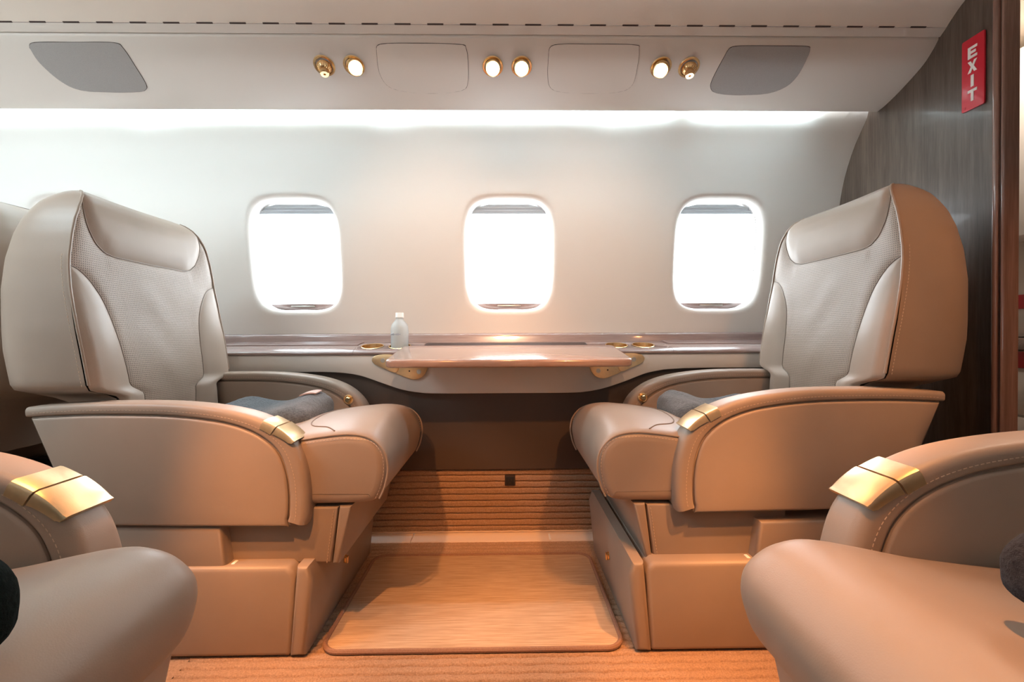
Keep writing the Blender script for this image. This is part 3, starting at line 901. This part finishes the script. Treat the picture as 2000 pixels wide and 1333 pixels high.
# ------------------------------------------------------------------ folding table with gold brackets
table = thing('folding_table', (0.013, 1.60, 0.70), 'glossy brown fold-out table between the two facing seats', 'table')
TL = table.location
ol = []
for u, v in rrect(-0.404, 0.404, 0.0, 0.30, 0.028, 6): ol.append((u, v))
def tab(u, v, w): return (0.013 + u, 1.452 + v, 0.7065 + 0.136 * v + w * (1 - 0.82 * sm(0.19, 0.255, v)))
mb = MB(); mb.prism(ol, tab, -0.027, 0.0, 0.009, 4)
mb.build('tabletop', M['wood_table'], table, off=TL, angle=50)
mb = MB(); mb.prism(rrect(-0.28, 0.28, 0.10, 0.30, 0.01, 3), tab, -0.034, -0.0265, 0.001)
mb.build('support_plate', M['steel'], table, off=TL)
def bracket(sg):
    f = lambda u, v, w: (sg * u + 0.013, w, v)
    upper = crom([(0.420, 0.712), (0.470, 0.716), (0.508, 0.709), (0.519, 0.694), (0.508, 0.677), (0.470, 0.660), (0.435, 0.645), (0.420, 0.655), (0.4135, 0.685), (0.420, 0.712)], 45)[:-1]
    mb = MB(); mb.prism(upper, f, 1.7255, 1.712, 0.003)
    a = mb.build('hinge_plate', M['gold'], table, off=TL, angle=40)
    lower = crom([(0.445, 0.690), (0.434, 0.648), (0.395, 0.628), (0.362, 0.618), (0.330, 0.628), (0.312, 0.655), (0.310, 0.690), (0.445, 0.690)], 40)[:-1]
    mb = MB(); mb.prism(lower, f, 1.7255, 1.7165, 0.002)
    b = mb.build('hinge_plate', M['gold'], table, off=TL, angle=40)
    for par, u, v, y in ((a, 0.447, 0.690, 1.712), (a, 0.477, 0.692, 1.712), (b, 0.342, 0.648, 1.7165), (b, 0.345, 0.675, 1.7165)):
        mb = MB(); mb.lathe([(0, 0.0), (0.009, 0.0), (0.0088, 0.0012), (0.006, 0.0016), (0.0055, 0.0008), (0.0, 0.0008)], 20, (sg * u + 0.013, y, v), Matrix.Rotation(R(90), 3, 'X'))
        mb.build('screw', M['steel'], par, off=TL)
    mb = MB(); mb.lathe([(0, 0), (0.003, 0), (0.0, 0.0006)], 12, (sg * 0.378 + 0.013, 1.7163, 0.651), Matrix.Rotation(R(90), 3, 'X'))
    mb.build('pin_hole', M['gap'], b, off=TL)
bracket(-1); bracket(1)

# ------------------------------------------------------------------ floor mat
mt = thing('floor_mat', (-0.08, 1.35, 0), 'woven beige floor mat with brown bound edge between the seat bases', 'mat')
ol = rrect(-0.46, 0.292, 1.105, 1.590, 0.045, 8)
mb = MB(); mb.prism(ol, lambda u, v, w: (u, v, w), 0.0, 0.008, 0.002)
mb.build('mat_top', M['mat'], mt, off=mt.location)
mb = MB(); mb.tube([(u, v, 0.007) for u, v in ol], 0.0065, 8, True)
mb.build('binding', M['binding'], mt, off=mt.location)

# ------------------------------------------------------------------ seats
ARM_OUT = [(-0.676, 0.6125), (-0.60, 0.6175), (-0.503, 0.621), (-0.34, 0.619), (-0.215, 0.606), (-0.13, 0.585), (-0.07, 0.553), (-0.030, 0.510), (-0.010, 0.455), (-0.003, 0.40), (-0.003, 0.36), (-0.005, 0.335), (-0.010, 0.317)]

def stitch(mb, path, step=0.0085, ln=0.0052, r=0.0007):
    """short thread dashes along a polyline"""
    acc = 0.0
    for a, b in zip(path, path[1:]):
        a = Vector(a); b = Vector(b); d = (b - a).length
        if d < 1e-7: continue
        t = (b - a) / d
        while acc < d:
            p = a + t * acc
            mb.tube([p - t * ln / 2, p, p + t * ln / 2], r, 4)
            acc += step
        acc -= d

def make_seat(name_loc, sgn, rz, label, dz, base_fwd, soft=False):
    t = thing('cabin_seat', name_loc, label, 'seat', 'tan leather cabin seats', rz)
    m = lambda x, y, z: (sgn * x, y, z)
    def B(mb, name, mat, par, angle=40, uv=None, subsurf=0):
        mb.mapped(m)
        if uv: mb.uv = uv
        return mb.build(name, mat, par, angle=angle, subsurf=subsurf)
    LE = M['leather']
    # ---- armrests
    def armrest(y0, y1, dzz, cap):
        path = crom(ARM_OUT, 72)
        path = [(x, z + dzz) for x, z in path]
        nrm = []
        for i in range(len(path)):
            a = Vector(path[max(i - 1, 0)]); b = Vector(path[min(i + 1, len(path) - 1)])
            d = (b - a).normalized(); nrm.append(Vector((-d.y, d.x)) * -1)
        th = [interp([(0, 0.024), (0.35, 0.030), (0.6, 0.043), (1, 0.044)], i / (len(path) - 1)) for i in range(len(path))]
        inner = [(p[0] + n_.x * h, p[1] + n_.y * h) for p, n_, h in zip(path, nrm, th)]
        # core (rear and bottom are plain)
        pl = inner[4:-2] + [(-0.045, 0.318 + dzz), (-0.30, 0.322 + dzz), (-0.545, 0.327 + dzz), (-0.61, 0.45 + dzz), (-0.668, 0.588 + dzz)]
        mb = MB(); mb.prism(pl, lambda u, v, w: (u, w, v), y0 + 0.006, y1 - 0.006, 0.004)
        core = B(mb, 'armrest', LE, t)
        rings = []
        for (px_, pz_), n_, h in zip(path, nrm, th):
            ring = []
            ro = min(0.017, h * 0.45); ri = 0.006
            for (c0, c1, a0, rr_) in ((ro, y1 - ro, 0, ro), (ro, y0 + ro, 90, ro), (h - ri, y0 + ri, 180, ri), (h - ri, y1 - ri, 270, ri)):
                for k in range(5):
                    a = R(a0 + 22.5 * k)
                    nn = c0 - rr_ * math.cos(a - 0) if a0 in (0,) else None
                    # corner arcs in the (depth into rim, y) plane
                    if a0 == 0:   dn, dy = -math.sin(R(22.5 * k)), math.cos(R(22.5 * k))
                    elif a0 == 90: dn, dy = -math.cos(R(22.5 * k)), -math.sin(R(22.5 * k))
                    elif a0 == 180: dn, dy = math.sin(R(22.5 * k)), -math.cos(R(22.5 * k))
                    else: dn, dy = math.cos(R(22.5 * k)), math.sin(R(22.5 * k))
                    u = c0 + rr_ * dn; yv = c1 + rr_ * dy
                    ring.append((px_ + n_.x * u, yv, pz_ + n_.y * u))
            rings.append(ring)
        mb = MB(); mb.loft(rings); B(mb, 'rim', LE, core, 50)
        # padded side panels on both faces, standing a little off the rim so that a joint shows
        sp = [(p[0] + n_.x * 0.003, p[1] + n_.y * 0.003) for p, n_ in zip(inner[3:-2], nrm[3:-2])]
        sp = sp + [(-0.050, 0.3175 + dzz), (-0.30, 0.3205 + dzz), (-0.540, 0.326 + dzz), (-0.605, 0.45 + dzz), (-0.662, 0.586 + dzz)]
        for ya, yb_ in ((y0 + 0.008, y0 - 0.002), (y1 - 0.008, y1 + 0.002)):
            mb = MB(); mb.prism(sp, lambda u, v, w: (u, w, v), ya, yb_, 0.007, 3)
            B(mb, 'side_panel', LE, core, 60)
        # stitching on the rim near both faces
        mb = MB()
        for yy_ in (y0 - 0.0002, y1 + 0.0002):
            q = [(p[0] + n_.x * h * 0.62, yy_, p[1] + n_.y * h * 0.62) for p, n_, h in zip(path[2:-4], nrm[2:-4], th[2:-4])]
            stitch(mb, q)
        B(mb, 'stitching', M['thread'], core)['kind'] = 'stuff'
        if cap:
            # gold latch: a hinge block and a lever that stands off the shoulder
            def sec(pts, y_a, y_b, lift0, lift1, drop, name, r0=0.008):
                rg = []
                for i, (p, n_) in enumerate(pts):
                    l = lift0 + (lift1 - lift0) * i / (len(pts) - 1)
                    o_ = Vector(p) - n_ * l; q = Vector(p) + n_ * drop(i / (len(pts) - 1))
                    rg.append([(q.x, y_a, q.y), (o_.x + n_.x * r0, y_a, o_.y + n_.y * r0), (o_.x + n_.x * r0 * 0.3, y_a + r0 * 0.3, o_.y + n_.y * r0 * 0.3), (o_.x, y_a + r0, o_.y),
                               (o_.x, y_b - r0, o_.y), (o_.x + n_.x * r0 * 0.3, y_b - r0 * 0.3, o_.y + n_.y * r0 * 0.3), (o_.x + n_.x * r0, y_b, o_.y + n_.y * r0), (q.x, y_b, q.y)])
                mb = MB(); mb.loft(rg); return B(mb, name, M['gold'], core, 30)
            S = list(zip(path, nrm))
            i0 = min(range(len(path)), key=lambda i: abs(path[i][0] + 0.107))
            i1 = min(range(len(path)), key=lambda i: abs(path[i][0] + 0.078))
            i2 = min(range(len(path)), key=lambda i: abs(path[i][0] + 0.041) + (10 if path[i][1] < 0.45 + dzz else 0))
            sec(S[i0:i1 + 1], y0 - 0.003, y1 + 0.003, 0.003, 0.005, lambda u: 0.020, 'latch_hinge')
            lev = S[i1:i2 + 1]
            # lever runs straight on past the shoulder
            p_end, n_end = lev[-1]
            tv = (Vector(p_end) - Vector(lev[-3][0])).normalized()
            tv = (tv + Vector((0.10, -0.05))).normalized()
            ext = [(tuple(Vector(p_end) + tv * d_), n_end) for d_ in (0.002, 0.006)]
            lev = [(tuple(Vector(lev[0][0]) + (Vector(lev[1][0]) - Vector(lev[0][0])) * 0.35), lev[0][1])] + lev[1:] + ext
            sec(lev, y0 - 0.004, y1 + 0.004, 0.006, 0.009, lambda u: 0.016 * (1 - u) + 0.002 * u, 'latch_lever', 0.007)
        return core
    armrest(0.0, 0.072, dz, True)
    w = armrest(0.505, 0.585, 0.036, False)
    mb = MB(); mb.lathe([(0.0, -0.002), (0.017, -0.002), (0.0175, 0.003), (0.014, 0.006), (0.011, 0.005), (0.010, 0.013), (0.007, 0.016), (0.0, 0.016)], 24, (-0.075, 0.503, 0.560), Matrix.Rotation(R(90), 3, 'X'))
    B(mb, 'recline_button', M['gold_polish'], w)

    # ---- seat cushion: rounded block with a deep nose
    side = crom([(-0.56, 0.40), (-0.56, 0.47), (-0.50, 0.488), (-0.30, 0.500), (-0.10, 0.517), (0.02, 0.532), (0.09, 0.537), (0.140, 0.526), (0.172, 0.495), (0.181, 0.455), (0.174, 0.410), (0.160, 0.378), (0.135, 0.362), (0.05, 0.358), (-0.25, 0.358), (-0.52, 0.365), (-0.56, 0.40)], 96)[:-1]
    if soft: side = [(x_ - 0.016 * sm(-0.1, 0.14, x_), z_ - (0.030 + 0.06 * max(0, 0.10 - x_)) * sm(0.36, 0.54, z_)) for x_, z_ in side]
    CY0, CY1, RR = (0.070, 0.503, 0.050) if soft else (0.028, 0.512, 0.030)
    cx_, cz_ = -0.10, 0.445
    rings = []
    for k in range(33):
        u = 0.5 - 0.5 * math.cos(math.pi * k / 32)
        yv = CY0 + (CY1 - CY0) * u
        e = min(u, 1 - u) * (CY1 - CY0)
        rr_ = RR
        ins = 0.0
        if e < rr_: ins = rr_ - math.sqrt(max(0, rr_ * rr_ - (rr_ - e) ** 2))
        ring = []
        for i, (x_, z_) in enumerate(side):
            a = Vector(side[i - 1]); b = Vector(side[(i + 1) % len(side)])
            d = (b - a).normalized(); n_ = Vector((d.y, -d.x))
            n_ = n_ if n_.dot(Vector((cx_ - x_, (cz_ - z_) * 4))) > 0 else -n_
            q = Vector((x_, z_)) + n_ * ins * 0.8
            crown = (0.010 if soft else 0.030) * math.sin(math.pi * u) ** 0.8 * sm(0.48, 0.53, z_) * sm(-0.45, -0.1, x_)
            ring.append((q.x, yv, q.y + crown))
        rings.append(ring)
    mb = MB(); mb.loft(rings)
    cu = B(mb, 'cushion', LE, t, 50)
    for yy_, s_ in (() if soft else ((0.045, 1), (0.495, -1))):
        pp = [(x_, yy_, z_) for x_, z_ in crom([(-0.20, 0.5085), (-0.10, 0.5165), (0.02, 0.5345), (0.09, 0.540), (0.142, 0.5285), (0.1745, 0.496), (0.1835, 0.455), (0.1765, 0.410), (0.1625, 0.3775)], 50)]
        mb = MB(); mb.tube([(x_, y_ - s_ * 0.010, z_ - 0.0035) for x_, y_, z_ in pp], 0.0028, 6)
        B(mb, 'piping', LE, cu)
        mb = MB(); stitch(mb, [(x_ - 0.008 * sm(0.02, 0.15, x_), y_ - s_ * 0.0172, z_ - 0.0125 * (1 - sm(0.10, 0.17, x_))) for x_, y_, z_ in pp])
        B(mb, 'stitching', M['thread'], cu)['kind'] = 'stuff'
    # welt of the inset centre of the cushion, a wide V that meets the side piping
    def top_z(x_, y_):
        u = (y_ - 0.028) / 0.484
        zt = interp(sorted((a, b) for a, b in side if b > 0.478 and a < 0.15), x_)
        return zt + 0.030 * math.sin(math.pi * u) ** 0.8 * sm(0.48, 0.53, zt) * sm(-0.45, -0.1, x_) + 0.0004
    mb = MB()
    if not soft:
     q = crom([(0.045, 0.052), (0.015, 0.085), (-0.035, 0.115), (-0.06, 0.17), (-0.065, 0.27), (-0.06, 0.37), (-0.035, 0.425), (0.015, 0.455), (0.045, 0.488)], 40)
     mb.tube([(a, b, top_z(a, b)) for a, b in q], 0.0018, 6)
     B(mb, 'welt', M['leather_dark'], cu)

    # ---- backrest
    bz = dz * 0.8
    ZB, ZT = 0.44, 1.179
    def fx(z): return interp([(0.44, -0.520), (0.60, -0.530), (0.70, -0.543), (0.85, -0.566), (0.95, -0.578), (1.05, -0.584), (1.10, -0.588), (1.13, -0.596), (1.15, -0.608), (1.163, -0.624), (1.172, -0.646), (1.177, -0.670), (1.179, -0.700)], z)
    def rx(z): return interp([(0.44, -0.66), (0.60, -0.70), (0.63, -0.815), (0.75, -0.834), (0.90, -0.832), (0.98, -0.824), (1.045, -0.811), (1.09, -0.795), (1.13, -0.770), (1.15, -0.752), (1.165, -0.732), (1.174, -0.716), (1.179, -0.702)], z)
    def hw(z):
        a = interp([(0.60, 0.272), (0.70, 0.277), (0.80, 0.280), (0.90, 0.278), (0.98, 0.270), (1.04, 0.258), (1.08, 0.246), (1.11, 0.232), (1.135, 0.216), (1.153, 0.200), (1.166, 0.182), (1.174, 0.164), (1.179, 0.140)], z)
        return 0.195 + (a - 0.195) * sm(0.622, 0.655, z)
    YM = 0.285
    TT = [0.0]
    # level spacing: finer towards the top, where the dome closes
    def zt_of(t_): return ZB + (ZT - ZB) * (1 - (1 - t_) ** 1.35)
    def bulge(s_, z): return -0.010 * (1 - s_ * s_) + 0.004
    HZ = [(0.0, 1.000), (0.50, 1.001), (0.62, 1.008), (0.72, 1.026), (0.82, 1.058), (0.92, 1.100), (1.0, 1.140)]
    WC = crom([(0.52, 0.44), (0.53, 0.56), (0.545, 0.66), (0.57, 0.76), (0.615, 0.83), (0.69, 0.885), (0.80, 0.928), (0.90, 0.950), (1.0, 0.960)], 60)   # |s|, z of the wing seam
    WCz = sorted((z, s_) for s_, z in WC)
    WC2 = WC[::3]
    def hz(s_): return interp(HZ, abs(s_))
    seamw = 0.020
    def dist_seam(s_, z):
        a = abs(s_); w_ = hw(z)
        d1 = abs(z - hz(s_)) / (1 + 1.0 * (a > 0.6))
        d2 = 9
        if z < 0.97: 
            for (s0, z0), (s1, z1) in zip(WC2, WC2[1:]):
                ex, ez = (s1 - s0) * w_, z1 - z0
                q = max(0, min(1, ((a - s0) * w_ * ex + (z - z0) * ez) / (ex * ex + ez * ez)))
                d2 = min(d2, math.hypot((a - s0) * w_ - ex * q, z - z0 - ez * q))
        d3 = (1 - a) * w_
        return min(d1, d2, d3)
    def front(s_, z):
        w_ = hw(z); d = dist_seam(s_, z)
        puff = 0.0065 * (1 - math.exp(-d / 0.012))
        a = abs(s_)
        wing = 0.016 * sm(0.45, 0.85, a) * sm(0.98, 0.75, z) * (1 - sm(0.92, 1.0, a) * 0.6)
        lum = 0.010 * math.exp(-((z - 0.68) / 0.10) ** 2) * (1 - a * a)
        head = 0.006 * sm(0.0, 0.05, z - hz(s_)) * sm(1.178, 1.13, z)
        wr = 0.0008 * math.sin(z * 38 + s_ * 4 + 2 * math.sin(s_ * 5)) * sm(1.0, 0.9, z) * (1 - a) 
        return (fx(z) + puff + wing + lum + head + wr + bulge(s_, z) - 0.006, YM + s_ * w_, z + bz)
    uvf = lambda co: (co.y, co.z)
    # head pad
    rows = []
    for k in range(33):
        u = k / 32; rows.append([front(-1 + 2 * j / 60, hz(-1 + 2 * j / 60) + (ZT - hz(-1 + 2 * j / 60)) * (1 - (1 - u) ** 1.6)) for j in range(61)])
    mb = MB(); mb.grid(rows)
    # shell wraps from seam to seam round the back
    rows = []
    NZ = 64
    zs = [zt_of(k / NZ) for k in range(NZ + 1)]
    for z in zs:
        w_ = hw(z); x0, x1 = fx(z) - 0.002, rx(z)
        r = []
        for j in range(49):
            a = math.pi * j / 48
            c, s_ = math.cos(a), math.sin(a)
            nn = 3.3
            yv = math.copysign(abs(c) ** (2 / nn), c) * (w_ + 0.012 * math.sin(min(a, math.pi - a) * 2) ** 2 * sm(1.178, 1.13, z) * sm(0.62, 0.66, z))
            xv = x0 + (x1 - x0) * abs(s_) ** (2 / nn)
            r.append((xv, YM + yv, z + bz))
        rows.append(r)
    sh = MB(); sh.grid(rows)
    o_ = len(sh.v); r0 = rows[0]
    sh.add(r0, [tuple(range(len(r0)))])
    back = B(sh, 'backrest', LE, t, 75)
    B(mb, 'head_pad', LE, back, 75)
    # centre perforated panel and the two side wings share the seam curves
    def wing_s(z):
        return 1.0 if z >= 0.960 else interp(WCz, z)
    rows = []
    NR = 84
    for k in range(NR + 1):
        r = []
        for j in range(57):
            c = -1 + 2 * j / 56
            # rows bend with the head seam near the top
            b = k / NR
            zr = ZB + (1.000 - ZB) * b
            s_ = c * wing_s(zr)
            z = zr if zr < 0.960 else zr + (hz(s_) - 1.000) * (zr - 0.960) / 0.040
            r.append(front(s_, z))
        rows.append(r)
    mb = MB(); mb.grid(rows); B(mb, 'perforated_panel', M['leather_perf'], back, 75, uvf)
    for sd in (-1, 1):
        rows = []
        for k in range(70):
            z = ZB + (0.9595 - ZB) * k / 69
            w0 = wing_s(z)
            rows.append([front(sd * (w0 + (1 - w0) * j / 18), z) for j in range(19)])
        mb = MB(); mb.grid(rows); B(mb, 'side_wing', LE, back, 75)
    # seam piping: head seam, wing seams, outer seams
    mb = MB()
    mb.tube([(lambda p: (p[0] + 0.0008, p[1], p[2]))(front(s_, hz(s_))) for s_ in [-1 + 2 * j / 70 for j in range(71)]], 0.0016, 6)
    for sd in (-1, 1):
        mb.tube([(lambda p: (p[0] + 0.0008, p[1], p[2]))(front(sd * s_, z)) for s_, z in WC], 0.0016, 6)
    B(mb, 'seam', M['leather_dark'], back)
    for sd in (-1, 1):
        pth = [(lambda p: (p[0] + 0.002, p[1] + sd * 0.0005, p[2]))(front(sd * 1.0, z)) for z in zs if 0.655 < z < 1.170]
        mb = MB(); mb.tube(pth, 0.0032, 6); B(mb, 'piping', LE, back)
        mb = MB(); stitch(mb, [(p[0] - 0.014, p[1] + sd * 0.0040, p[2]) for p in pth if p[2] < 0.99 + bz])
        B(mb, 'stitching', M['thread'], back)['kind'] = 'stuff'

    # ---- pan, side cover and base
    LB = M['leather_base']
    def slab(poly, y0, y1, name, par, r=0.010, mat=LB):
        mb = MB(); mb.prism(poly, lambda u, v, w: (u, w, v), y0, y1, r, 3); return B(mb, name, mat, par, 45)
    pan = slab([(-0.30, 0.212), (0.040, 0.212), (0.058, 0.352), (-0.30, 0.352)], 0.036, 0.50, 'seat_pan', t, 0.006)
    slab([(0.043, 0.210), (0.060, 0.210), (0.092, 0.355), (0.061, 0.355)], 0.034, 0.502, 'pan_nose', pan, 0.008)
    mb = MB(); stitch(mb, [(0.030 + 0.018 * k / 12, 0.0352, 0.215 + 0.13 * k / 12) for k in range(13)], 0.008, 0.005, 0.0008)
    B(mb, 'stitching', M['thread'], pan)['kind'] = 'stuff'
    slab([(-0.56, 0.196), (-0.212, 0.196), (-0.200, 0.205), (-0.216, 0.318), (-0.56, 0.322)], 0.004, 0.52, 'side_cover', t, 0.010)
    bx = base_fwd
    base = slab([(-0.62, 0.004), (bx - 0.020, 0.004), (bx - 0.012, 0.012), (bx - 0.004, 0.205), (bx - 0.022, 0.224), (-0.62, 0.224)], -0.006, 0.53, 'base', t, 0.012)
    slab([(bx - 0.017, 0.004), (bx + 0.022, 0.006), (bx + 0.040, 0.19), (bx + 0.030, 0.224), (bx + 0.002, 0.224), (bx, 0.205)], -0.008, 0.53, 'base_front', base, 0.012)
    mb = MB(); mb.lathe([(0, 0), (0.012, 0), (0.012, 0.004), (0.006, 0.006), (0, 0.006)], 20, (bx + 0.032, 0.235, 0.125), Matrix.Rotation(R(85), 3, 'Y'))
    mb.box((bx + 0.034, 0.230, 0.112), (bx + 0.044, 0.240, 0.134), 0.003); B(mb, 'latch', M['gold_polish'], base)
    mb = MB(); mb.box((-0.30, 0.06, 0.218), (0.02, 0.48, 0.2125 + 0.004), 0); B(mb, 'slide', M['black'], base)
    mb = MB(); mb.box((-0.196, 0.010, 0.202), (-0.186, 0.030, 0.226), 0.003); B(mb, 'lock_pin', M['white'], base)
    mb = MB(); mb.box((-0.66, 0.10, 0.224), (-0.30, 0.48, 0.36), 0.01); B(mb, 'rear_frame', M['black'], base)
    return t

make_seat((-0.481, 1.10, 0), 1, 0, 'tan leather seat left of the table, facing right', 0.002, -0.030)
make_seat((0.415, 1.10, 0), -1, 0, 'tan leather seat right of the table, before the wood bulkhead', 0.026, 0.075)
make_seat((0.478, 0.700, 0), 1, math.pi, 'nearest tan seat at lower right, cut by the frame, cushion brightly lit', 0.012, -0.03, True)
make_seat((-0.573, 0.700, 0), -1, math.pi, 'nearest tan seat at lower left, cut by the frame, gold latch on its armrest', 0.008, 0.03, True)
make_seat((-2.17, 1.13, 0), -1, 0, 'dark shaded seat back at the far left edge behind the left seat', 0.0, 0.03)

# ------------------------------------------------------------------ blankets
def throw(loc, sgn, label, mat, y0, y1, tagged=False, rz=0.0, k=1.0):
    """a folded throw whose front edge is rolled: one closed section drawn along the seat's width"""
    t = thing('folded_throw', loc, label, 'blanket', None, rz)
    prof = crom([(0.028, 0.004), (0.047, 0.018), (0.052, 0.044), (0.040, 0.072), (0.010, 0.088), (-0.028, 0.085), (-0.075, 0.068), (-0.125, 0.062), (-0.175, 0.071), (-0.22, 0.077), (-0.262, 0.064), (-0.286, 0.034), (-0.280, 0.004), (-0.15, 0.0), (0.028, 0.004)], 84)[:-1]
    prof = [(x * k, z * k) for x, z in prof]
    n_ = 44; rings = []
    for i in range(n_ + 1):
        u = 0.5 - 0.5 * math.cos(math.pi * i / n_)
        y = y0 + (y1 - y0) * u
        e = min(u, 1 - u) * (y1 - y0); rr_ = 0.040 * k
        f = 1.0 if e > rr_ else math.sqrt(max(0.0, 1 - (1 - e / rr_) ** 2))
        g = 0.12 + 0.88 * f
        sag = 0.78 + 0.34 * u
        ring = []
        for j, (x, z) in enumerate(prof):
            cx, cz = max(-0.25 * k, min(0.012 * k, x)), 0.036 * k
            jit = 1 + 0.030 * (random.random() - 0.5) + 0.02 * math.sin(j * 0.7 + u * 11)
            px = cx + (x - cx) * g * jit; pz = cz + (z - cz) * g * jit
            ring.append((sgn * px, y + 0.10 * (x / k + 0.1) * 0.3, max(0.0, pz * (sag if z > 0.03 * k else 1))))
        rings.append(ring)
    mb = MB(); mb.loft(rings); mb.build('fold', mat, t, angle=180)
    if tagged:
        mb = MB(); top = []; bot = []
        top_tab = sorted((x, z) for x, z in prof if z > 0.055)
        for a in range(5):
            y = y0 + (y1 - y0) * 0.70 + 0.040 * a / 4
            r1 = []; r2 = []
            for b in range(7):
                x = -0.040 + 0.052 * b / 6
                z = interp(top_tab, x) * (0.78 + 0.34 * (y - y0) / (y1 - y0)) * 1.02
                r1.append((sgn * (x + 0.004 * a / 4), y, z + 0.0055)); r2.append((sgn * (x + 0.004 * a / 4), y, z + 0.0015))
            top.append(r1); bot.append(r2)
        mb.grid(top); mb.grid(bot)
        rim = lambda q: q[0] + [r_[-1] for r_ in q[1:]] + q[-1][::-1][1:] + [r_[0] for r_ in q[::-1]][1:-1]
        mb.grid([rim(top), rim(bot)], True)
        mb.build('leather_tag', M['tag'], t, angle=30)
    return t
throw((-0.620, 1.10, 0.506), 1, 'grey wool throw with a pink leather tag folded on the left seat', M['wool'], 0.175, 0.425, True)
throw((0.554, 1.10, 0.506), -1, 'grey wool throw without a tag folded on the seat right of the table', M['wool'], 0.185, 0.415)
throw((0.515, 0.36, 0.520), -1, 'charcoal fuzzy throw at the right edge on the brightly lit near seat', M['wool_dark'], -0.07, 0.075, k=0.82)
throw((-0.475, 0.20, 0.505), 1, 'dark green throw at the left edge on the near left seat', M['wool_green'], 0.0, 0.21, k=1.1)
